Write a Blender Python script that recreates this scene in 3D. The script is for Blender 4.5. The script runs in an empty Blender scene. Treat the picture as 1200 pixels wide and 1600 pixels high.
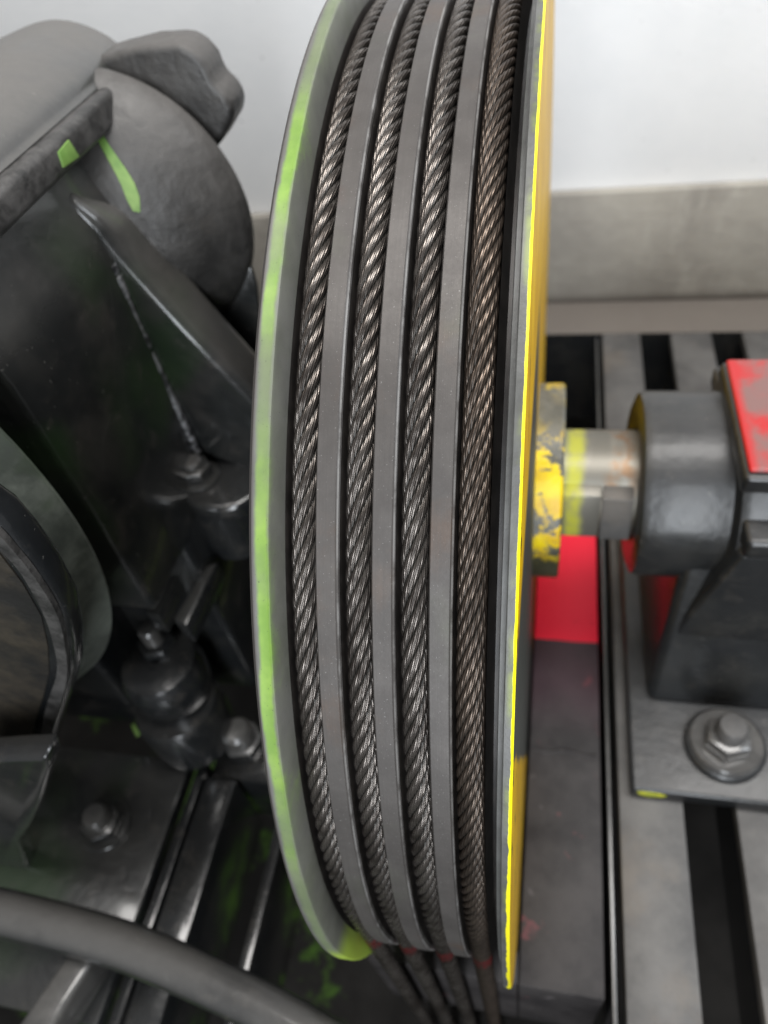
import bpy, bmesh, math, random
import numpy as np
from mathutils import Vector, Matrix
random.seed(4)
S = 0.001                      # all sizes below are millimetres
C = bpy.context.scene.collection
sc = bpy.context.scene

# ------------------------------------------------------------------ camera
cd = bpy.data.cameras.new('camera')
cam = bpy.data.objects.new('camera', cd); C.objects.link(cam)
cd.sensor_width = 36; cd.sensor_fit = 'AUTO'; cd.lens = 25.405
cd.clip_start = 0.01; cd.clip_end = 50
cam.matrix_world = Matrix(((0.975355, -0.039323, 0.217108, 0.006590), (0.172897, 0.747517, -0.641346, -0.358456), (-0.137072, 0.663078, 0.735894, 0.371305), (0, 0, 0, 1)))
cd.dof.use_dof = True
cd.dof.focus_distance = 0.232
cd.dof.aperture_fstop = 8.5
sc.camera = cam

# ------------------------------------------------------------------ light
w = bpy.data.worlds.new('World'); sc.world = w; w.use_nodes = True
bg = w.node_tree.nodes['Background']; bg.inputs[0].default_value = (0.96, 0.98, 1.0, 1); bg.inputs[1].default_value = 0.17
sc.view_settings.view_transform = 'Standard'; sc.view_settings.look = 'None'
sc.view_settings.exposure = 0.0; sc.view_settings.gamma = 1

def area(name, loc, target, sx, sy, power, col):
    l = bpy.data.lights.new(name, 'AREA'); l.shape = 'RECTANGLE'; l.size = sx; l.size_y = sy
    l.energy = power; l.color = col
    o = bpy.data.objects.new(name, l); C.objects.link(o)
    o.location = loc
    o.rotation_euler = (Vector(target) - Vector(loc)).to_track_quat('-Z', 'Y').to_euler()
    return o
area('ceiling_lamp', (0.2, -0.1, 1.7), (0.1, 0.35, 0.0), 1.5, 0.5, 33, (1.0, 0.975, 0.945))
area('window_light', (0.10, -1.75, 0.62), (0.05, 0.0, 0.3), 0.45, 2.0, 34, (0.90, 0.95, 1.0))
area('side_window_light', (1.2, -0.2, 1.1), (-0.1, 0.2, 0.0), 0.4, 0.7, 10, (0.88, 0.94, 1.0))

# ------------------------------------------------------------------ materials
class NT:
    def __init__(s, name):
        s.m = bpy.data.materials.new(name); s.m.use_nodes = True
        s.t = s.m.node_tree; s.b = s.t.nodes['Principled BSDF']
        g = s.t.nodes.new('ShaderNodeNewGeometry'); s.pos = g.outputs['Position']; s.nor = g.outputs['Normal']
        sp = s.t.nodes.new('ShaderNodeSeparateXYZ'); s.t.links.new(s.pos, sp.inputs[0]); s.xyz = sp.outputs
        sn = s.t.nodes.new('ShaderNodeSeparateXYZ'); s.t.links.new(s.nor, sn.inputs[0]); s.nxyz = sn.outputs
    def link(s, a, b): s.t.links.new(a, b)
    def noise(s, scale, detail=4, rough=0.6, stretch=None, dist=0.0):
        n = s.t.nodes.new('ShaderNodeTexNoise'); n.inputs['Scale'].default_value = scale
        n.inputs['Detail'].default_value = detail; n.inputs['Roughness'].default_value = rough
        n.inputs['Distortion'].default_value = dist
        src = s.pos
        if stretch:
            mp = s.t.nodes.new('ShaderNodeMapping'); mp.inputs['Scale'].default_value = stretch
            s.link(src, mp.inputs[0]); src = mp.outputs[0]
        s.link(src, n.inputs['Vector']); return n.outputs['Fac']
    def ramp(s, v, lo, hi, a=0.0, b=1.0):
        n = s.t.nodes.new('ShaderNodeMapRange'); n.interpolation_type = 'SMOOTHSTEP'
        n.inputs['From Min'].default_value = lo; n.inputs['From Max'].default_value = hi
        n.inputs['To Min'].default_value = a; n.inputs['To Max'].default_value = b
        s.link(v, n.inputs['Value']); return n.outputs[0]
    def op(s, o, a, b=None):
        n = s.t.nodes.new('ShaderNodeMath'); n.operation = o
        for i, v in enumerate((a, b)):
            if v is None: continue
            if isinstance(v, (int, float)): n.inputs[i].default_value = v
            else: s.link(v, n.inputs[i])
        return n.outputs[0]
    def mul(s, *a):
        r = a[0]
        for x in a[1:]: r = s.op('MULTIPLY', r, x)
        return r
    def band(s, v, a, b, soft, jit=None, amt=0.0):      # 1 between a and b (metres), soft edge, edge jittered by a noise
        if jit is not None: v = s.op('ADD', v, s.op('MULTIPLY', s.op('SUBTRACT', jit, 0.5), amt))
        return s.mul(s.ramp(v, a - soft, a + soft), s.ramp(v, b - soft, b + soft, 1.0, 0.0))
    def mix(s, f, a, b):
        n = s.t.nodes.new('ShaderNodeMix'); n.data_type = 'RGBA'
        if isinstance(f, (int, float)): n.inputs[0].default_value = f
        else: s.link(f, n.inputs[0])
        for i, v in ((6, a), (7, b)):
            if isinstance(v, tuple): n.inputs[i].default_value = (*v, 1)
            else: s.link(v, n.inputs[i])
        return n.outputs[2]
    def col(s, c):
        if isinstance(c, tuple): s.b.inputs['Base Color'].default_value = (*c, 1)
        else: s.link(c, s.b.inputs['Base Color'])
    def rough(s, v):
        if isinstance(v, (int, float)): s.b.inputs['Roughness'].default_value = v
        else: s.link(v, s.b.inputs['Roughness'])
    def metal(s, v):
        if isinstance(v, (int, float)): s.b.inputs['Metallic'].default_value = v
        else: s.link(v, s.b.inputs['Metallic'])
    def bump(s, v, strength, dist):
        n = s.t.nodes.new('ShaderNodeBump'); n.inputs['Strength'].default_value = strength
        n.inputs['Distance'].default_value = dist
        s.link(v, n.inputs['Height']); s.link(n.outputs[0], s.b.inputs['Normal'])

GREEN = (0.22, 0.46, 0.03)
YEL = (0.85, 0.62, 0.0)

def m_wall():
    k = NT('white_plaster'); n = k.noise(9, 5); sp = k.ramp(k.noise(55, 2, 0.5), 0.70, 0.74)
    c = k.mix(k.ramp(n, 0.35, 0.7), (0.83, 0.83, 0.83), (0.78, 0.785, 0.79))
    k.col(k.mix(k.mul(sp, k.ramp(k.xyz[0], 0.0, -0.15, 0.15, 1.0), 0.7), c, (0.22, 0.2, 0.2))); k.rough(0.75); k.bump(k.noise(140, 3), 0.15, 0.002); return k.m
def m_concrete():
    k = NT('stained_concrete'); c = k.mix(k.ramp(k.noise(11, 6), 0.3, 0.7), (0.27, 0.25, 0.22), (0.37, 0.345, 0.30))
    c = k.mix(k.ramp(k.noise(26, 5, 0.7, (1, 1, 0.25)), 0.52, 0.72), c, (0.40, 0.375, 0.33))
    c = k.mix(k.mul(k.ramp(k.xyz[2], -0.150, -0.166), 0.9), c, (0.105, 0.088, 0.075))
    k.col(c); k.rough(0.85); k.bump(k.noise(60, 6, 0.7), 0.4, 0.004); return k.m
def m_black(name, dust=0.6, gl=0.28, green=False, dustcol=(0.15, 0.145, 0.14), grime=0.5, base=((0.012, 0.013, 0.014), (0.022, 0.022, 0.021)), lo=0.25, coat=0.9, streak=0.0, grain=0.30):
    k = NT(name)
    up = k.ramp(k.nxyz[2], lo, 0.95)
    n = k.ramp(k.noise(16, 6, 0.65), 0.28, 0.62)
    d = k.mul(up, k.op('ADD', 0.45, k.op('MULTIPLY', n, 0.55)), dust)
    c = k.mix(k.ramp(k.noise(30, 4), 0.4, 0.7), *base)
    if green:
        c = k.mix(k.mul(k.ramp(k.noise(7, 3, 0.5), 0.52, 0.66), 0.7), c, (0.020, 0.045, 0.014))
    c = k.mix(k.mul(k.ramp(k.noise(48, 5, 0.7), 0.56, 0.66), grime), c, (0.05, 0.045, 0.04))
    c = k.mix(k.mul(k.ramp(k.noise(34, 5, 0.7, (1, 1, 0.22)), 0.50, 0.66), streak), c, (0.105, 0.10, 0.095))
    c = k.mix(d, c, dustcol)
    c = k.mix(k.mul(k.ramp(k.noise(330, 2, 0.5), 0.72, 0.77), 0.35), c, (0.22, 0.21, 0.19))
    k.col(c)
    k.rough(k.op('ADD', gl, k.op('ADD', k.op('MULTIPLY', d, 0.38), k.op('MULTIPLY', k.noise(40, 4), 0.12))))
    k.link(k.op('MULTIPLY', k.op('SUBTRACT', 1.0, d), coat), k.b.inputs['Coat Weight']); k.b.inputs['Coat Roughness'].default_value = 0.10
    k.bump(k.op('ADD', k.noise(120, 5, 0.7), k.op('MULTIPLY', k.noise(30, 3), 2.0)), grain, 0.0010); return k.m
def m_case():       # the gear case: black gloss paint, dusty on top, the dust also painting in brighter light below the flange, with dabs of green marking paint
    m = m_black('black_case_paint', 0.95, 0.18, True, (0.125, 0.118, 0.110), 0.45, ((0.014, 0.015, 0.015), (0.030, 0.029, 0.027)), 0.0)
    return m
def m_green_dab():
    k = NT('green_mark_and_glint_paint'); k.col(k.mix(k.ramp(k.noise(60, 4), 0.35, 0.7), (0.13, 0.25, 0.05), (0.23, 0.36, 0.09))); k.rough(0.5)
    k.bump(k.noise(200, 3), 0.2, 0.001); return k.m
def m_land():
    k = NT('worn_cast_iron'); n = k.noise(35, 5, 0.65); f = k.noise(700, 3, 0.6)
    c = k.mix(k.ramp(n, 0.3, 0.7), (0.068, 0.061, 0.057), (0.100, 0.091, 0.085))
    c = k.mix(k.mul(k.ramp(k.noise(1500, 2), 0.68, 0.74), 0.7), c, (0.30, 0.29, 0.28))
    c = k.mix(k.mul(k.ramp(k.noise(14, 4), 0.52, 0.68), 0.4), c, (0.100, 0.110, 0.075))
    c = k.mix(k.mul(k.ramp(k.noise(20, 5), 0.55, 0.7), 0.35), c, (0.13, 0.075, 0.045))
    turn = k.noise(2600, 2, 0.6, (1, 0.004, 0.004))
    c = k.mix(k.op('MULTIPLY', k.ramp(turn, 0.40, 0.66), 0.35), c, (0.065, 0.060, 0.057))
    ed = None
    for x in (-0.0594, -0.0404, -0.0213):      # catch-light on the lands' right chamfers, painted in as lighter metal
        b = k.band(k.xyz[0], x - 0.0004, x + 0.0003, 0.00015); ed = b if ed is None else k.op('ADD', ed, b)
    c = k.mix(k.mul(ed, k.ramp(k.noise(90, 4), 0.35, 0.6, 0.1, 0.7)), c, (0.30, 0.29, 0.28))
    k.col(c); k.metal(0.35); k.rough(k.op('ADD', 0.42, k.op('MULTIPLY', f, 0.16))); k.bump(f, 0.10, 0.0004); return k.m
def m_groove():
    k = NT('oily_groove_steel'); k.col(k.mix(k.ramp(k.noise(90, 4), 0.35, 0.7), (0.016, 0.014, 0.013), (0.035, 0.03, 0.027))); k.metal(0.2); k.rough(0.4); return k.m
def m_green_flange():
    k = NT('green_striped_flange'); j = k.noise(22, 5, 0.7)
    along = k.mul(k.op('ADD', k.band(k.xyz[2], 0.246, 0.284, 0.006, j, 0.02), k.band(k.xyz[2], 0.085, 0.228, 0.008, j, 0.03)), k.ramp(k.noise(19, 4, 0.65), 0.34, 0.60, 0.22, 1.0))
    st = k.band(k.xyz[0], -0.0839, -0.0797, 0.0008, j, 0.005)
    base = k.mix(k.ramp(k.noise(45, 5), 0.3, 0.7), (0.100, 0.098, 0.090), (0.150, 0.146, 0.136))
    edge = k.ramp(k.xyz[0], -0.0853, -0.0843, 1.0, 0.0)
    hz = k.band(k.xyz[0], -0.083, -0.0788, 0.0012, j, 0.004)
    c = k.mix(k.mul(hz, 0.35), base, (0.19, 0.22, 0.13))
    tip = k.mul(k.ramp(k.xyz[2], 0.000, -0.03), k.band(k.xyz[0], -0.0845, -0.0782, 0.0006))
    g = k.mix(k.ramp(k.noise(60, 4), 0.3, 0.7), (0.15, 0.28, 0.035), (0.24, 0.39, 0.06))
    c = k.mix(k.mul(st, k.op('ADD', 0.18, k.op('MULTIPLY', along, 0.75))), c, g)
    c = k.mix(k.mul(tip, 0.9), c, (0.40, 0.55, 0.06))
    c = k.mix(edge, c, (0.075, 0.068, 0.064))
    c = k.mix(k.mul(k.ramp(k.noise(1100, 2), 0.68, 0.73), 0.6), c, (0.03, 0.03, 0.03))
    k.col(c); k.rough(0.5); k.metal(0.1); k.bump(k.noise(500, 3), 0.10, 0.0004); return k.m
def m_yellow_flange():
    k = NT('yellow_edged_flange'); j = k.noise(90, 5, 0.75); j2 = k.noise(26, 4, 0.7)
    e = k.ramp(k.op('ADD', k.xyz[0], k.op('ADD', k.op('MULTIPLY', k.op('SUBTRACT', j, 0.5), 0.0012), k.op('MULTIPLY', k.ramp(k.xyz[2], 0.20, 0.02), k.op('MULTIPLY', k.ramp(j2, 0.35, 0.65), 0.0011)))), -0.00105, -0.0008)
    base = k.mix(k.ramp(k.noise(60, 5), 0.3, 0.7), (0.065, 0.065, 0.06), (0.11, 0.11, 0.105))
    ov = k.mul(k.ramp(j2, 0.47, 0.66), k.ramp(k.xyz[0], -0.0035, -0.0012))
    c = k.mix(k.mul(ov, 0.6), base, (0.27, 0.34, 0.03))
    c = k.mix(e, c, (0.88, 0.78, 0.01))
    # the flat outer face: older golden paint with black scuffs and a bare grey sector
    face = k.ramp(k.nxyz[0], 0.85, 0.95)
    gold = k.mix(k.ramp(k.noise(18, 5, 0.7), 0.35, 0.7), (0.50, 0.27, 0.0), (0.68, 0.42, 0.0))
    sc_ = k.mul(k.ramp(k.noise(75, 5, 0.75, (1, 1, 0.35)), 0.56, 0.64), k.ramp(k.xyz[1], -0.13, -0.17))
    gold = k.mix(k.mul(sc_, 0.85), gold, (0.05, 0.035, 0.01))
    q = k.op('ADD', k.op('ADD', k.xyz[2], k.op('MULTIPLY', k.xyz[1], 2.3)), k.op('MULTIPLY', k.op('SUBTRACT', j2, 0.5), 0.04))
    bare = k.mul(k.ramp(q, -0.466, -0.458), k.ramp(k.xyz[2], 0.185, 0.165), k.ramp(k.xyz[1], -0.03, -0.05))
    gold = k.mix(bare, gold, (0.050, 0.052, 0.045))
    c = k.mix(face, c, gold)
    k.col(c); k.rough(0.42); k.bump(j, 0.3, 0.0012); return k.m
def m_hub():
    k = NT('chipped_yellow_on_black'); n = k.noise(32, 5, 0.72, None, 0.6)
    y = k.mul(k.ramp(n, 0.50, 0.56), k.op('MAXIMUM', k.mul(k.ramp(k.xyz[2], 0.068, 0.058), k.ramp(k.xyz[2], -0.012, 0.012, 0.12, 1.0)), 0.0))
    base = k.mix(k.ramp(k.noise(50, 4), 0.3, 0.7), (0.06, 0.06, 0.05), (0.15, 0.145, 0.12))
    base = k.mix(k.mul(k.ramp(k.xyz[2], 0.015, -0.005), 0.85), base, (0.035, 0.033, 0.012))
    c = k.mix(y, base, k.mix(k.ramp(k.noise(70, 3), 0.3, 0.7), (0.62, 0.38, 0.0), (0.80, 0.60, 0.0)))
    k.col(c); k.rough(0.38); k.bump(n, 0.5, 0.003); return k.m
def m_shaft():
    k = NT('ground_shaft_steel'); r = k.noise(40, 4, 0.6, (1, 0.2, 0.2))
    c = k.mix(k.ramp(r, 0.35, 0.65), (0.30, 0.285, 0.25), (0.20, 0.19, 0.165))
    c = k.mix(k.mul(k.band(k.xyz[0], 0.044, 0.062, 0.005), k.ramp(k.noise(60, 4), 0.42, 0.6), 0.75), c, (0.24, 0.13, 0.06))
    y = k.mul(k.band(k.xyz[0], 0.0185, 0.029, 0.0035, k.noise(45, 4), 0.010), k.ramp(k.noise(75, 4), 0.28, 0.55, 0.35, 1.0))
    c = k.mix(k.mul(y, 0.85), c, (0.46, 0.46, 0.02))
    k.col(c); k.metal(k.op('SUBTRACT', 0.75, k.op('MULTIPLY', y, 0.7))); k.rough(0.46); return k.m
def m_rope(name, a, b, rg):
    k = NT(name); g = k.ramp(k.op('ADD', k.noise(160, 4, 0.7), k.op('MULTIPLY', k.op('SUBTRACT', k.noise(22, 3), 0.5), 0.8)), 0.32, 0.68)
    c = k.mix(g, a, b)
    mark = k.mul(k.band(k.xyz[2], -0.060, -0.044, 0.003, k.noise(150, 3), 0.01), k.ramp(k.noise(220, 3), 0.36, 0.5))
    c = k.mix(k.mul(mark, 0.8), c, (0.30, 0.03, 0.035))
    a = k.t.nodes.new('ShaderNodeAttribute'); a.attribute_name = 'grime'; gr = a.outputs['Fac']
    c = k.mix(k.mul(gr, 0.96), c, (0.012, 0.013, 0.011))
    k.col(c); k.metal(k.op('SUBTRACT', 0.85, k.op('MULTIPLY', gr, 0.6))); k.rough(k.op('ADD', rg, k.op('MULTIPLY', g, 0.12))); return k.m
def m_steel():
    k = NT('dull_bed_steel'); n = k.noise(20, 6, 0.65)
    c = k.mix(k.ramp(n, 0.3, 0.7), (0.062, 0.060, 0.059), (0.128, 0.123, 0.118))
    c = k.mix(k.mul(k.ramp(k.noise(13, 5), 0.52, 0.68), 0.5), c, (0.15, 0.125, 0.10))
    c = k.mix(k.mul(k.ramp(k.noise(500, 2), 0.66, 0.72), 0.5), c, (0.07, 0.065, 0.06))
    k.col(c); k.metal(0.15); k.rough(0.55); k.bump(k.noise(300, 4), 0.15, 0.0006); return k.m
def m_beam():       # red shop paint at the rear, worn to a purplish dark primer further forward
    k = NT('red_and_dark_beam_paint'); j = k.noise(40, 4)
    red = k.ramp(k.op('ADD', k.xyz[1], k.op('MULTIPLY', k.op('SUBTRACT', j, 0.5), 0.003)), -0.0255, -0.0245)
    d = k.mix(k.ramp(k.noise(20, 6, 0.7), 0.3, 0.7), (0.016, 0.014, 0.0145), (0.046, 0.041, 0.040))
    pur = k.mul(k.ramp(k.xyz[1], -0.115, -0.06), k.ramp(k.noise(25, 4), 0.25, 0.6, 0.5, 1.0))
    d = k.mix(k.mul(pur, 0.7), d, (0.075, 0.04, 0.05))
    d = k.mix(k.mul(k.ramp(k.noise(60, 5, 0.7), 0.64, 0.72), 0.5), d, (0.17, 0.15, 0.15))
    d = k.mix(k.mul(k.ramp(k.noise(34, 5, 0.7), 0.64, 0.70), 0.4), d, (0.22, 0.06, 0.07))
    k.col(k.mix(red, d, k.mix(k.mul(k.ramp(k.noise(45, 6, 0.75), 0.58, 0.72), 0.5), (0.93, 0.018, 0.05), (0.35, 0.012, 0.02)))); k.b.inputs['Specular IOR Level'].default_value = 0.3; k.rough(0.55); k.bump(k.noise(90, 5, 0.7), 0.3, 0.0012); return k.m
def m_redcap():
    k = NT('worn_red_paint'); n = k.noise(24, 5, 0.65)
    wear = k.mul(k.ramp(n, 0.34, 0.56), k.ramp(k.xyz[0], 0.113, 0.119))
    c = k.mix(k.mul(wear, 0.85), (0.45, 0.016, 0.018), (0.155, 0.120, 0.112))
    k.col(c); k.rough(0.45); k.bump(n, 0.3, 0.002); return k.m
def m_rust():
    k = NT('brown_grimy_steel'); n = k.noise(22, 6, 0.7)
    c = k.mix(k.ramp(n, 0.35, 0.65), (0.012, 0.011, 0.010), (0.045, 0.036, 0.025))
    k.col(c); k.rough(0.5); k.bump(n, 0.5, 0.003); return k.m
def m_greygreen():
    k = NT('worn_grey_green_paint'); n = k.noise(26, 5, 0.7)
    c = k.mix(k.ramp(n, 0.35, 0.65), (0.06, 0.068, 0.058), (0.15, 0.165, 0.14))
    c = k.mix(k.mul(k.ramp(k.noise(19, 4), 0.55, 0.66), 0.25), c, (0.04, 0.08, 0.02))
    k.col(c); k.rough(0.5); k.bump(n, 0.3, 0.002); return k.m
def m_floor():
    k = NT('oily_pit_floor'); c = k.mix(k.ramp(k.noise(8, 5), 0.35, 0.65), (0.012, 0.011, 0.010), (0.026, 0.024, 0.022))
    c = k.mix(k.mul(k.ramp(k.noise(11, 4), 0.55, 0.64), k.ramp(k.xyz[0], -0.06, -0.10), 0.8), c, (0.07, 0.15, 0.02))
    k.col(c); k.b.inputs['Specular IOR Level'].default_value = 0.15; k.rough(0.9); k.bump(k.noise(50, 5), 0.3, 0.003); return k.m

def m_chip():
    k = NT('worn_silvery_paint_edge'); n = k.noise(150, 4, 0.7)
    w_ = k.ramp(n, 0.42, 0.55)
    k.col(k.mix(w_, (0.015, 0.015, 0.016), (0.34, 0.34, 0.35))); k.metal(k.op('MULTIPLY', w_, 0.5)); k.rough(0.3); k.bump(n, 0.6, 0.002); return k.m
def m_speck():
    k = NT('grey_worn_rim_edge'); n = k.noise(70, 5, 0.75)
    k.col(k.mix(k.ramp(n, 0.36, 0.64), (0.022, 0.021, 0.02), (0.075, 0.071, 0.068))); k.rough(0.45); k.bump(n, 0.5, 0.002); return k.m
def m_lime():
    k = NT('lime_yellow_paint'); n = k.noise(120, 4)
    k.col(k.mix(k.ramp(n, 0.4, 0.6), (0.30, 0.33, 0.02), (0.50, 0.50, 0.02))); k.rough(0.45); k.bump(n, 0.4, 0.001); return k.m
M = dict(lime=m_lime(), chip=m_chip(), speck=m_speck(), grey=m_black('glare_grey_casting', 0.85, 0.30, False, (0.105, 0.098, 0.092), 0.6, ((0.026, 0.025, 0.024), (0.058, 0.055, 0.052)), -0.3, 0.05, 0.7, 0.7),  # grey: casting colour lightened to carry the glare over the upper case
         oily=m_black('oily_black_steel', 0.10, 0.16, False, (0.08, 0.074, 0.068), 0.5),
         dsteel=m_black('dark_oiled_steel', 0.12, 0.24, False, (0.12, 0.115, 0.11), 0.5, ((0.05, 0.048, 0.046), (0.09, 0.086, 0.08)), 0.3),
         wall=m_wall(), conc=m_concrete(), case=m_case(), black=m_black('black_gloss_paint', 0.4, 0.18),
         bearing=m_black('black_bearing_paint', 0.30, 0.25, False, (0.095, 0.095, 0.098), 0.35, coat=0.12),
         grimy=m_black('grimy_black_paint', 0.20, 0.20, True, (0.085, 0.08, 0.072), 0.5),
         pipe=m_black('dusty_conduit', 0.75, 0.24, False, (0.092, 0.087, 0.081), 0.7),
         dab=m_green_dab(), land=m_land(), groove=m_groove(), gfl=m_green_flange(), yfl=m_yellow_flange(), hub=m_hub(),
         shaft=m_shaft(), rope=m_rope('bright_rope_steel', (0.185, 0.163, 0.147), (0.060, 0.049, 0.043), 0.23),
         rope_dull=m_rope('brown_rope_steel', (0.15, 0.115, 0.092), (0.06, 0.045, 0.036), 0.32),
         steel=m_steel(), beam=m_beam(), redcap=m_redcap(), rust=m_rust(), gg=m_greygreen(), floor=m_floor())

# ------------------------------------------------------------------ helpers
def tag(o, label=None, cat=None, group=None, kind=None):
    if label: o['label'] = label
    if cat: o['category'] = cat
    if group: o['group'] = group
    if kind: o['kind'] = kind
    return o
def thing(name, label, cat, loc, group=None):
    o = bpy.data.objects.new(name, None); C.objects.link(o); o.location = Vector(loc) * S
    o.empty_display_size = 0.02; o['_base'] = [float(v) for v in loc]
    return tag(o, label, cat, group)
def base_of(p):
    b = Vector((0, 0, 0))
    while p is not None:
        b += Vector(p.get('_off', p.get('_base', (0, 0, 0)))); p = p.parent
    return b
def link(name, bm, mat, parent=None, smooth=35):
    """bm is in world millimetres; the object gets its origin at its own middle and is parented."""
    bmesh.ops.recalc_face_normals(bm, faces=bm.faces)
    me = bpy.data.meshes.new(name)
    xs = [v.co for v in bm.verts]
    lo = Vector((min(v.x for v in xs), min(v.y for v in xs), min(v.z for v in xs)))
    hi = Vector((max(v.x for v in xs), max(v.y for v in xs), max(v.z for v in xs)))
    mid = Vector(((lo.x + hi.x) / 2, (lo.y + hi.y) / 2, lo.z))
    for v in bm.verts: v.co = (v.co - mid) * S
    for e in bm.edges:
        e.smooth = not (len(e.link_faces) == 2 and e.calc_face_angle(0) > math.radians(smooth))
    for f in bm.faces: f.smooth = True
    bm.to_mesh(me); bm.free()
    me.materials.append(mat)
    o = bpy.data.objects.new(name, me); C.objects.link(o)
    off = mid - (base_of(parent) if parent else Vector((0, 0, 0)))
    o.location = off * S; o['_off'] = list(off)
    if parent: o.parent = parent
    return o
def bev(bm, w, seg=2, ang=25):
    if w <= 0: return bm
    es = [e for e in bm.edges if len(e.link_faces) == 2 and e.calc_face_angle(0) > math.radians(ang)]
    bmesh.ops.bevel(bm, geom=es, offset=w, segments=seg, profile=0.5, affect='EDGES', clamp_overlap=True)
    return bm
def prism(loop, d, w=2.0, seg=2):
    """solid with the outline loop (world mm) swept by the vector d"""
    bm = bmesh.new(); d = Vector(d)
    a = [bm.verts.new(Vector(p)) for p in loop]; b = [bm.verts.new(Vector(p) + d) for p in loop]
    bm.faces.new(a); bm.faces.new(list(reversed(b)))
    for i in range(len(a)):
        j = (i + 1) % len(a); bm.faces.new((a[j], a[i], b[i], b[j]))
    bmesh.ops.recalc_face_normals(bm, faces=bm.faces)
    return bev(bm, w, seg)
def hull(pa, pb, w=2.0, seg=2):
    """solid between two loops of the same length"""
    bm = bmesh.new()
    a = [bm.verts.new(Vector(p)) for p in pa]; b = [bm.verts.new(Vector(p)) for p in pb]
    bm.faces.new(a); bm.faces.new(list(reversed(b)))
    for i in range(len(a)):
        j = (i + 1) % len(a); bm.faces.new((a[j], a[i], b[i], b[j]))
    bmesh.ops.recalc_face_normals(bm, faces=bm.faces)
    return bev(bm, w, seg)
def box(x0, x1, y0, y1, z0, z1, w=1.5, seg=2):
    return prism([(x0, y0, z0), (x1, y0, z0), (x1, y1, z0), (x0, y1, z0)], (0, 0, z1 - z0), w, seg)
def lathe(prof, axis, cen, n=96, closed=True, a0=0.0, a1=2 * math.pi):
    """prof: (r, t) pairs, t along the axis from cen"""
    bm = bmesh.new(); cen = Vector(cen)
    ax = {'x': (Vector((1, 0, 0)), Vector((0, -1, 0)), Vector((0, 0, 1))),
          'y': (Vector((0, 1, 0)), Vector((1, 0, 0)), Vector((0, 0, 1))),
          'z': (Vector((0, 0, 1)), Vector((1, 0, 0)), Vector((0, 1, 0)))}[axis]
    rings = []
    for i in range(n):
        a = 2 * math.pi * i / n; d = ax[1] * math.cos(a) + ax[2] * math.sin(a)
        rings.append([bm.verts.new(cen + ax[0] * t + d * r) for r, t in prof])
    m = len(prof)
    for i in range(n):
        p, q = rings[i], rings[(i + 1) % n]
        for j in range(m if closed else m - 1):
            k = (j + 1) % m
            bm.faces.new((p[j], p[k], q[k], q[j]))
    if not closed:
        bm.faces.new([r[0] for r in rings]); bm.faces.new([r[-1] for r in reversed(rings)])
    return bm
def cyl(r, t0, t1, axis, cen, n=48, ch=1.0):
    return lathe([(r - ch, t0), (r, t0 + ch), (r, t1 - ch), (r - ch, t1)], axis, cen, n, False)
def hexa(r, h, cen, rot=0.0, w=0.8):
    x, y, z = cen
    return prism([(x + r * math.cos(rot + k * math.pi / 3), y + r * math.sin(rot + k * math.pi / 3), z) for k in range(6)], (0, 0, h), w)
def tube(path, r, n=24):
    bm = bmesh.new(); P = [Vector(p) for p in path]; rings = []
    for i, p in enumerate(P):
        t = (P[min(i + 1, len(P) - 1)] - P[max(i - 1, 0)]).normalized()
        a = t.cross(Vector((0, 0, 1))).normalized(); b = t.cross(a)
        rr = r[i] if isinstance(r, (list, tuple)) else r
        rings.append([bm.verts.new(p + (a * math.cos(2 * math.pi * k / n) + b * math.sin(2 * math.pi * k / n)) * rr) for k in range(n)])
    for p, q in zip(rings, rings[1:]):
        for k in range(n): bm.faces.new((p[k], p[(k + 1) % n], q[(k + 1) % n], q[k]))
    bm.faces.new(rings[0]); bm.faces.new(list(reversed(rings[-1])))
    return bm
def spline(pts, n=12):
    P = [Vector(p) for p in pts]; P = [2 * P[0] - P[1]] + P + [2 * P[-1] - P[-2]]; out = []
    for i in range(1, len(P) - 2):
        for k in range(n):
            t = k / n; a, b, c, d = P[i - 1:i + 3]
            out.append(0.5 * ((2 * b) + (c - a) * t + (2 * a - 5 * b + 4 * c - d) * t * t + (3 * b - a - 3 * c + d) * t ** 3))
    out.append(P[-2]); return out

# ------------------------------------------------------------------ setting
fl = link('floor', box(-1500, 1500, -900, 700, -440, -420, 0), M['floor']); tag(fl, kind='structure')
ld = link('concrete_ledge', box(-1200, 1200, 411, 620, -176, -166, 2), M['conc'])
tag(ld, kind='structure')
wl = thing('wall', 'white plastered wall with dark specks behind the machine', 'wall', (0, 500, -166))
link('plaster_face', box(-1200, 1200, 492, 560, -166, 900, 0), M['wall'], wl)
link('skirting', prism([(-1200, 478, -165.5), (1200, 478, -165.5), (1200, 478, -25), (228, 478, -25), (0, 478, -24.5), (-369, 478, -32), (-1200, 478, -40)], (0, 13, 0), 1.5), M['conc'], wl)

# ------------------------------------------------------------------ sheave
sh = thing('traction_sheave', 'large grooved cast iron sheave with green striped left rim and yellow right edge', 'sheave', (-43, 0, -300))
N = 288
link('flange', lathe([(240, -86.5), (298.6, -86.5), (300, -85.2), (300, -84.0), (299.9, -83.6), (299.9, -80.2), (299.4, -79.5), (298.4, -79.1), (290, -78.5), (284, -78.35), (240, -78.3)], 'x', (0, 0, 0), N), M['gfl'], sh, 20)['label'] = 'left flange rim with a green paint stripe'
link('flange', lathe([(60, -5.9), (289.6, -5.9), (290.3, -5.6), (290.3, -3.95), (290.6, -3.7), (299.4, -3.6), (299.9, -3.2), (299.9, -0.9), (299.3, -0.1), (298.6, 0.15), (60, 0.15)], 'x', (0, 0, 0), N), M['yfl'], sh, 20)['label'] = 'right flange rim with a bright yellow edge'
RC, RG, RL = 283.0, 5.45, 290.0
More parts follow.
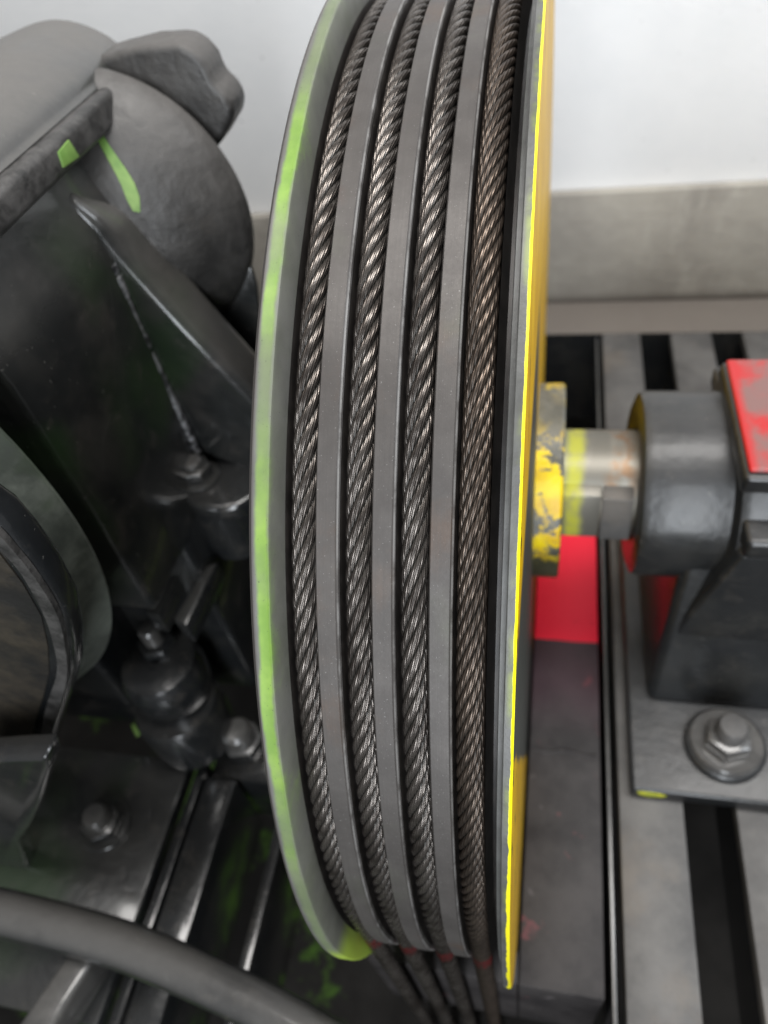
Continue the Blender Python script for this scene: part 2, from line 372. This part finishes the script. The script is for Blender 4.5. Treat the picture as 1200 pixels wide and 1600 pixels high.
GX = [-72.7, -53.6, -34.6, -15.5]
def groove(x):
    a = [(RL - 0.1, x - RG - 0.35), (RL - 1.2, x - RG)]
    a += [(RC - RG * math.sin(math.pi * k / 8), x - RG * math.cos(math.pi * k / 8)) for k in range(9)]
    return a + [(RL - 1.2, x + RG), (RL - 0.1, x + RG + 0.35)]
for gx in GX:       # the dark rope grooves
    g = groove(gx)
    link('groove', lathe([(272, gx - 8.2)] + [(RL - 2.6, gx - 5.55)] + g[2:-2] + [(RL - 2.6, gx + 5.55), (272, gx + 8.2)], 'x', (0, 0, 0), 192), M['groove'], sh, 30)
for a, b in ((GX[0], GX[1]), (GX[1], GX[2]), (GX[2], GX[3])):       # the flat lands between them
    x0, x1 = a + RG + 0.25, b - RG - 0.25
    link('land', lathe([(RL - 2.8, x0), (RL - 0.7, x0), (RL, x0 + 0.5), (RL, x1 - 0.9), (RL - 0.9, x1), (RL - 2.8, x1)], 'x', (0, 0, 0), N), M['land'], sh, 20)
link('web', lathe([(60, -70), (276, -70), (276, -6.2), (60, -6.2)], 'x', (0, 0, 0), 96), M['groove'], sh)
link('hub', lathe([(30, -6), (67, -5), (67, 15.3), (65.5, 16.8), (37, 17)], 'x', (0, 0, 0), 64), M['hub'], sh)
link('shaft', lathe([(35.2, -100), (36, -99), (36, 199), (35, 200)], 'x', (0, 0, 0), 64, False), M['shaft'], sh)
kb = prism([(17.2, -23.5, 25.5), (17.2, -34.5, 22.5), (17.2, -38, -13), (17.2, -30, -18)], (24, 0, 0), 0.8)
link('key', kb, M['shaft'], sh)
kb = prism([(42, -24.5, 25), (42, -36, 22), (42, -40, -12.5), (42, -31, -17)], (19, 0, 0), 0.8)
link('key', kb, M['steel'], sh)

# ------------------------------------------------------------------ ropes
def strand_mesh(name, gx, k, n, R1, rs, lay, wires, phase):
    step = 1.6
    tail = 420.0; arc = 2.35 * RC
    s = np.arange(-tail, arc, step)
    th = np.clip(s, 0, None) / RC
    on = s > 0
    cy = -RC * np.cos(th); cz = np.where(on, RC * np.sin(th), s)
    nrm = np.stack([0 * th, -np.cos(th), np.sin(th)], 1); tan = np.stack([0 * th, np.sin(th), np.cos(th)], 1)
    xx = np.array([1.0, 0, 0])
    c = np.stack([np.full_like(s, gx), cy, cz], 1)
    ph = 2 * np.pi * s / lay + 2 * np.pi * k / n + phase
    e1 = np.cos(ph)[:, None] * nrm + np.sin(ph)[:, None] * xx
    dt = -np.sin(ph)[:, None] * nrm + np.cos(ph)[:, None] * xx
    tl = 2 * np.pi * R1 / lay
    st = tan + dt * tl; st /= np.linalg.norm(st, axis=1)[:, None]
    e2 = np.cross(st, e1)
    sgn = np.sign(np.mean(np.sum(e2 * dt, 1)))
    e2 *= sgn
    ctr = c + e1 * R1
    nv = wires * 3
    j = np.arange(nv)
    prof = np.where(j % 3 == 0, 0.74, 1.0)
    off = np.where(j % 3 == 1, -0.10, np.where(j % 3 == 2, 0.10, 0.0)) * (2 * np.pi / wires)
    psi = 2 * np.pi * j / nv + off
    q = tl / rs
    A = psi[None, :] - q * s[:, None]
    v = ctr[:, None, :] + rs * prof[None, :, None] * (np.cos(A)[..., None] * e1[:, None, :] + np.sin(A)[..., None] * e2[:, None, :])
    v = v.reshape(-1, 3)
    ns = len(s)
    a = (np.arange(ns - 1)[:, None] * nv + j[None, :]); b = (np.arange(ns - 1)[:, None] * nv + ((j + 1) % nv)[None, :])
    f = np.stack([a, b, b + nv, a + nv], -1).reshape(-1, 4)
    base = np.array([gx, -RC, -tail])
    me = bpy.data.meshes.new(name)
    me.vertices.add(len(v)); me.vertices.foreach_set('co', ((v - base) * S).astype(np.float32).ravel())
    me.loops.add(f.size); me.loops.foreach_set('vertex_index', f.astype(np.int32).ravel())
    me.polygons.add(len(f)); me.polygons.foreach_set('loop_start', np.arange(0, f.size, 4, dtype=np.int32))
    me.polygons.foreach_set('loop_total', np.full(len(f), 4, np.int32))
    me.update(calc_edges=True); me.validate()
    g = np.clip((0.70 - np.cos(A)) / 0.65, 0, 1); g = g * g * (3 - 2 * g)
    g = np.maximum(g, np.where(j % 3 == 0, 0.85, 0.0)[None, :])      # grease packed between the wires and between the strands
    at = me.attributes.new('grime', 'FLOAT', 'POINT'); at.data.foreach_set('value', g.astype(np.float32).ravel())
    me.shade_smooth()
    return me
ROPE = ['leftmost steel wire rope in the groove beside the green striped flange',
        'second steel wire rope from the left with bright strands in its groove',
        'third steel wire rope from the left with bright strands in its groove',
        'dull brown fine stranded wire rope beside the yellow edged flange']
for i, gx in enumerate(GX):
    n, R1, rs, lay, wires = (6, 3.12, 1.62, 46.0, 11) if i < 3 else (8, 3.66, 1.42, 52.0, 8)
    lay *= (1.0, 0.965, 1.03, 1.0)[i]
    rp = thing('wire_rope', ROPE[i], 'rope', (gx, -RC, -420), 'hoist ropes over the sheave')
    mt = M['rope'] if i < 3 else M['rope_dull']
    for k in range(n):
        me = strand_mesh('strand', gx, k, n, R1, rs, lay, wires, 0.7 * i); me.materials.append(mt)
        o = bpy.data.objects.new('strand', me); C.objects.link(o); o.parent = rp
    link('core', tube([(gx, -RC, z) for z in range(-420, 1, 28)] + [(gx, -RC * math.cos(t), RC * math.sin(t)) for t in [0.05 * q for q in range(1, 48)]], 2.6 if i < 3 else 3.0, 10), M['groove'], rp)

# ------------------------------------------------------------------ bearing pedestal
bp = thing('bearing_pedestal', 'black cast bearing pedestal with red painted cap holding the shaft end', 'bearing', (150, 0, -165))
link('boss', lathe([(37.5, 64), (54, 62), (60.5, 64.5), (62, 69), (62, 120), (37.5, 120)], 'x', (0, 0, 0), 72), M['bearing'], bp)
link('housing', lathe([(40, 114), (67, 114), (71.5, 116), (73.3, 121), (73.3, 270), (40, 270)], 'x', (0, 0, 0), 72), M['bearing'], bp)
link('flange_joint', box(117, 280, -80, 80, 22, 38, 3.5, 3), M['bearing'], bp)
link('pedestal', hull([(86, -82, -150), (290, -82, -150), (290, 82, -150), (86, 82, -150)],
                      [(93, -58, 2), (290, -58, 2), (290, 58, 2), (93, 58, 2)], 7, 4), M['bearing'], bp)
link('bearing_seat', hull([(93, -69.5, -85), (289, -69.5, -85), (289, 69.5, -85), (93, 69.5, -85)],
                      [(117, -76, 22), (289, -76, 22), (289, 76, 22), (117, 76, 22)], 4, 3), M['bearing'], bp)
cp = link('cap', prism([(110, -64, 60), (110, -66, 74), (110, 36, 74), (110, 42, 60)], (170, 0, 0), 3, 3), M['bearing'], bp)
link('cap_top', box(112, 278, -62, 34, 74.1, 77.5, 2.5, 3), M['redcap'], cp)
link('foot', box(73, 300, -150, 150, -164.5, -150, 3.0, 3), M['bearing'], bp)
link('bolt_boss', cyl(27, -150, -143, 'z', (137, -112, 0), 40, 2), M['bearing'], bp)
link('washer', lathe([(8, -143), (24, -143), (24, -140.8), (23.4, -140), (8, -140)], 'z', (137, -112, 0), 40), M['dsteel'], bp)
bt = link('bolt', hexa(16, 11, (137, -112, -140), 0.35, 1.2), M['dsteel'], bp)
link('bolt_end', lathe([(10, -128), (10, -119), (8.5, -116.5), (3, -115.8)], 'z', (137, -112, 0), 28, False), M['steel'], bt)
pd = link('paint_glint_dab', prism([(77, -150.6, -153.5), (82, -150.6, -152.6), (90, -150.6, -153.0), (97, -150.6, -155.5), (93, -150.6, -158.5), (85, -150.6, -160), (79, -150.6, -158)], (0, 1.0, 0), 0.3), M['lime'], bp)

# ------------------------------------------------------------------ bed frame on the right
bf = thing('bed_frame', 'slotted steel bed frame with a red ended beam under the bearing', 'machine base', (110, 0, -200))
link('beam', box(2, 54, -276, 92, -300, -166, 1.5), M['beam'], bf)['label'] = 'dark beam painted red at its rear'
link('cross_plate', box(-95, 1.6, -276, -257, -300, -166, 1.5), M['beam'], bf)
link('slot_shade_sheet', box(-130, 330, 409.6, 410.8, -300, -166.3, 0), M['oily'], bf)  # added dark sheet, stands in for the shade at the slot ends
link('weld_seam', tube([(6 + q, -122 + 1.2 * math.sin(q * 1.9), -166.2) for q in range(0, 47, 3)], [1.5 + 0.7 * random.random() for _ in range(16)], 8), M['beam'], bf)
link('web_plate', box(58.4, 61.2, -420, 408, -260, -170, 0.6), M['black'], bf)
for x0, x1 in ((66, 109), (143.5, 188), (222, 275)):
    link('rail', box(x0, x1, -420, 409, -177, -165.2, 1.0), M['steel'], bf)
    link('rail_web', box(x0 + 17, x0 + 23, -420, 405, -300, -177.2, 0), M['oily'], bf)
    link('rail_lip', box(x1 - 6, x1 - 1, -420, 405, -262, -177.2, 0), M['oily'], bf)

# ------------------------------------------------------------------ gear case on the left
gc = thing('gear_case', 'dusty black cast gear case with gusset and bolted flange left of the sheave', 'gearbox', (-300, -80, -160))
link('case_flange', box(-470, -219, -142, 62, 246, 262, 4, 3), M['speck'], gc)
arc = [(-228, -142, 264), (-231, -142, 270), (-238, -142, 276), (-249, -142, 281.5), (-262, -142, 284.5), (-277, -142, 284), (-302, -142, 279), (-340, -142, 272), (-400, -142, 267)]
dome = prism([(-470, -142, 262.2), (-226, -142, 262.2)] + [tuple(p) for p in spline(arc, 4)] + [(-470, -142, 266)], (0, 204, 0), 3.5, 3)
link('case_cover', dome, M['case'], gc)
link('case_body', prism([(-470, -142, 20), (-225, -142, 20), (-222.5, -142, 120), (-222.5, -142, 196), (-226, -142, 214), (-236, -142, 234), (-240, -142, 246), (-470, -142, 246)], (0, 172, 0), 5, 3), M['case'], gc)
link('lower_body', hull([(-470, -98, -160), (-222, -98, -160), (-222, 60, -160), (-470, 60, -160)],
                        [(-470, -90, 60), (-226, -90, 60), (-226, 60, 60), (-470, 60, 60)], 5, 3), M['oily'], gc)
link('side_foot', box(-470, -306, -141, -60, -160, 60, 6, 3), M['oily'], gc)
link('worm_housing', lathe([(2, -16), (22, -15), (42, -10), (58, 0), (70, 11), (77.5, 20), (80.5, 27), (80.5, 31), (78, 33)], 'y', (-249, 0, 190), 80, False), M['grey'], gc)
link('housing_neck', prism([(-176.4, 31, 159.4), (-176.3, 31, 141.8), (-187.3, 31, 82.5), (-206.1, 31, -3.9), (-238.3, 31, -136.5), (-361.1, 31, -146.5), (-240.6, 31, 153.1)], (0, -5, 0), 2, 2), M['case'], gc)
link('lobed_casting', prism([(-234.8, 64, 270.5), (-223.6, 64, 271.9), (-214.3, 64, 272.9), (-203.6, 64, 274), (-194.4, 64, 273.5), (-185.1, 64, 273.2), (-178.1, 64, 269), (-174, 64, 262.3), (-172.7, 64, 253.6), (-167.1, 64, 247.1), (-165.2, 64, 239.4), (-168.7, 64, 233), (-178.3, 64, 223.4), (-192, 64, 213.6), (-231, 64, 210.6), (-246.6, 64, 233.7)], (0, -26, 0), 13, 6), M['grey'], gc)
link('plug', cyl(6, 0, 9, 'z', (-231, 46, 262), 20, 2), M['grimy'], gc)
link('gusset', hull([(-232.7, -37, 237.6), (-246.5, -37, 200.5), (-233.1, -37, 128.8), (-223.4, -37, 52.9), (-188, -37, 33.9), (-162.3, -37, 61.8), (-165.4, -37, 98.4), (-193, -37, 152.3), (-216, -37, 200.4), (-220.6, -37, 214.4)], [(-244.2, 2, 220.3), (-256, 2, 179), (-238.6, 2, 114.7), (-230.3, 2, 48.2), (-192.8, 2, 23.9), (-171.6, 2, 49.2), (-173.3, 2, 104), (-198, 2, 155.8), (-213, 2, 192.2), (-222.2, 2, 212.7)], 8, 5), M['case'], gc)
bead = [(x - 0.5, y - 1.5, z) for x, y, z in [(-223.3, -37, 195.2), (-223.2, -37, 186.1), (-223.7, -37, 171), (-224, -37, 153.3), (-224.1, -37, 135.3), (-223.3, -37, 118.2), (-223, -37, 98.9), (-222.5, -37, 78.4), (-222.1, -37, 57.7)]]
link('weld_bead', tube(spline(bead, 5), [2.0 + 0.8 * random.random() for _ in range(60)], 10), M['chip'], gc)
bead = [(x - 0.5, y - 2, z) for x, y, z in [(-226.5, -37, 133.5), (-231.4, -37, 121.6), (-238.3, -37, 108.1), (-244.9, -37, 93.4)]]
link('weld_bead', tube(spline(bead, 5), [1.6 + 0.8 * random.random() for _ in range(60)], 10), M['chip'], gc)
lug = [(-238.7, -58.9, 45), (-247.5, -44.1, 45), (-250.1, -25.2, 45), (-241.1, -12.4, 45), (-220.3, -8.5, 45), (-195.9, -8.6, 45), (-175.3, -38.4, 45), (-176.9, -63.1, 45), (-185.9, -73.6, 45), (-198.8, -77.6, 45), (-217.6, -75.2, 45)]
lg = link('lug', prism(lug, (0, 0, -14), 4, 4), M['oily'], gc)
link('lug_stem', cyl(26, -20, 34, 'z', (-212, -45, 0), 40, 2), M['black'], gc)
link('washer', cyl(15, 45, 47.5, 'z', (-222, -50, 0), 32, 0.8), M['grimy'], gc)
bt = link('bolt', hexa(11.5, 9, (-222, -50, 47.5), 0.2, 1.0), M['grimy'], gc)
link('bolt_end', cyl(6.5, 56.5, 62, 'z', (-222, -50, 0), 20, 1.2), M['dsteel'], bt)
link('rib', prism([(-248.5, -62.3, -10), (-240.2, -64.2, -10), (-243.2, -126.2, -10), (-254.6, -124.1, -10)], (0, 0, -22), 2, 2), M['grimy'], gc)
link('rib', prism([(-223.9, -82.8, -10), (-216.9, -77.8, -10), (-220.8, -132.3, -10), (-231.6, -128.3, -10)], (0, 0, -22), 2, 2), M['grimy'], gc)
link('paint_glint_dab', prism([(-218.2, -47.1, 256.8), (-218.2, -35.6, 257.8), (-218.2, -33.1, 248.9), (-218.2, -48.4, 250.4)], (-1.5, 0, 0), 0.3), M['dab'], gc)
le = [(-229.3, 5.7, 252.2), (-228.2, 2.1, 247.6), (-225.8, -1.3, 242.4), (-223, -4.1, 235.9), (-220.4, -6.4, 229.5), (-218.4, -8.5, 223.6), (-217.3, -10.7, 217), (-215.9, -11.3, 210.9)]
ri = [(-227, 5.7, 251.4), (-224.7, 2.5, 246.8), (-221.3, -0.6, 241.5), (-218, -2.5, 235.6), (-214.6, -4.3, 229.6), (-212.1, -5.9, 223.4), (-211, -8.1, 216.8), (-212.4, -10.8, 209.8)]
bm = bmesh.new(); va = [bm.verts.new(p) for p in le]; vb = [bm.verts.new(p) for p in ri]
for a in range(len(le) - 1): bm.faces.new((va[a], va[a + 1], vb[a + 1], vb[a]))
link('paint_streak', bm, M['dab'], gc)

# rubber mount under the case
rm = thing('rubber_mount', 'round black rubber mount with a stud nut between gear case and coupling', 'mount', (-262, -135, -165))
link('pad', lathe([(4, -165), (30, -165), (34, -160), (34, -116), (31, -110), (4, -109)], 'z', (-264, -139, 0), 56), M['oily'], rm)
link('cup', lathe([(4, -108.8), (26, -108.8), (31, -100), (31, -76), (27, -67), (12, -63), (4, -63)], 'z', (-265, -130, 0), 56), M['oily'], rm)
nt = link('nut', hexa(14, 10, (-266, -120, -63), 0.3, 1.2), M['oily'], rm)
link('stud', lathe([(7.5, -53), (7.5, -40), (6, -38), (2, -37.2)], 'z', (-266, -120, 0), 24, False), M['dsteel'], nt)

# ------------------------------------------------------------------ coupling wheel, far left
cw = thing('coupling_wheel', 'large round grey green coupling wheel at the left edge', 'coupling', (-405, -190, -50))
link('rim', lathe([(150, -176), (205.5, -176), (206.5, -178), (205, -181), (199.5, -193), (150, -193)], 'y', (-405, 0, 155), 128), M['gg'], cw)
link('drum', lathe([(20, -193.3), (197.5, -193.3), (196, -200), (193, -201), (193, -206), (195, -207), (194, -213), (190, -214), (190, -224), (20, -224)], 'y', (-405, 0, 155), 96), M['black'], cw)
fo = [(-177.4, -228, 242.5), (-176.1, -228, 216.6), (-171.7, -228, 207.8), (-170.6, -228, 194.9), (-171.2, -228, 177.6), (-175.5, -228, 153.6), (-186, -228, 127.2), (-198.2, -228, 102.3), (-217.3, -228, 72.1), (-237.9, -228, 41.5), (-263.6, -228, 2.7), (-323.7, -228, -71.9), (-432.3, -228, -159.2), (-424.5, -228, -69.2)]
link('cover_disc', prism(fo, (0, 14, 0), 4, 3), M['oily'], cw)
cf = Vector((-405, -228, 100))
fp = [Vector(p) + (cf - Vector(p)).normalized() * 12 for p in fo]
link('face_plate', prism([(p.x, -228.8, p.z) for p in fp], (0, 2, 0), 0.5), M['rust'], cw)
ed = fo[1:-3]
oe = [Vector(p) for p in spline(ed, 4)]; ce = Vector((-405, -228, 100))
ie = [p + (ce - p).normalized() * (8 + 0.8 * math.sin(i * 0.5)) for i, p in enumerate(oe)]
oe = [p + (ce - p).normalized() * 2.0 for p in oe]
for p in oe + ie: p.y = -230.0
bm = bmesh.new(); v = [[bm.verts.new((p.x, yy, p.z)) for p in L_] for L_ in (oe, ie) for yy in (-230.2, -227.5)]
for i in range(len(oe) - 1):
    for a, b in ((0, 2), (2, 3), (1, 0)): bm.faces.new((v[a][i], v[a][i + 1], v[b][i + 1], v[b][i]))
link('worn_edge', bm, M['speck'], cw)

# ------------------------------------------------------------------ left base
lb = thing('base_frame', 'dark oily steel base frame with a hex bolt in front of the coupling', 'machine base', (-300, -220, -190))
link('plate', box(-520, -262, -340, -164, -180, -165, 1.5), M['grimy'], lb)
link('rail', box(-258, -251, -345, -160, -215, -172, 1.2), M['oily'], lb)
link('rail', box(-247, -222, -350, -172, -260, -170, 2.5), M['oily'], lb)
link('cross_beam', box(-250, -100, -168, -120, -260, -182, 2.5), M['oily'], lb)
link('rail', box(-180, -172, -360, -200, -260, -168, 1.5), M['oily'], lb)
link('washer', cyl(20, -165, -162, 'z', (-311, -220, 0), 32, 0.8), M['grimy'], lb)
bt = link('bolt', hexa(15.5, 10, (-311, -220, -162), 0.5, 1.2), M['grimy'], lb)
link('bolt_end', lathe([(9.5, -152), (9.5, -144), (8, -141.5), (2, -141)], 'z', (-311, -220, 0), 24, False), M['dsteel'], bt)
bt = link('bolt', hexa(17, 16, (-226, -140, -182), 0.2, 1.5), M['black'], lb)
link('bolt_end', lathe([(12, -166), (12, -152), (9, -148), (2, -147.5)], 'z', (-226, -140, 0), 24, False), M['dsteel'], bt)
link('motor_foot', prism([(-270.2, -258, 54.3), (-232.8, -258, 67.8), (-211.5, -258, 75.1), (-216.3, -258, 62.1), (-255, -258, 2.3), (-291, -258, -48.6), (-321.7, -258, -87.7), (-353.5, -258, -152.8), (-392.9, -258, -257.7), (-380.3, -258, -314.4), (-330.8, -258, -333.5), (-417.8, -258, -541.6), (-990.3, -258, -1022.9)], (0, 14, 0), 3, 3), M['oily'], lb)
link('paint_glint_dab', prism([(-325.1, -139.8, -164.7), (-317.1, -134.9, -164.7), (-310.4, -142.2, -164.7), (-315.5, -149.5, -164.7)], (0, 0, 0.5), 0.1), M['dab'], lb)  # green-white glint on the plate, painted as a flat patch
link('strap', prism([(-275.8, -308.4, -120), (-255.9, -307.5, -120), (-269.7, -357.4, -120), (-293.4, -361.3, -120)], (0, 0, -30), 4, 3), M['dsteel'], lb)

# ------------------------------------------------------------------ conduit
cn = link('conduit_pipe', tube(spline([(-396.9, -298, -100), (-357.9, -297, -100), (-319.7, -296.7, -100), (-291.3, -297.7, -100), (-259, -299.3, -100), (-227.2, -302.1, -100), (-195.9, -306.7, -100), (-165.5, -312.3, -100), (-136.4, -318.1, -100), (-108.5, -324.9, -100), (-74.3, -334.1, -100)], 6), [14.2 - 2.0 * q / 60 for q in range(61)], 28), M['pipe'])
tag(cn, 'dusty grey bent conduit pipe crossing the lower left corner', 'pipe')
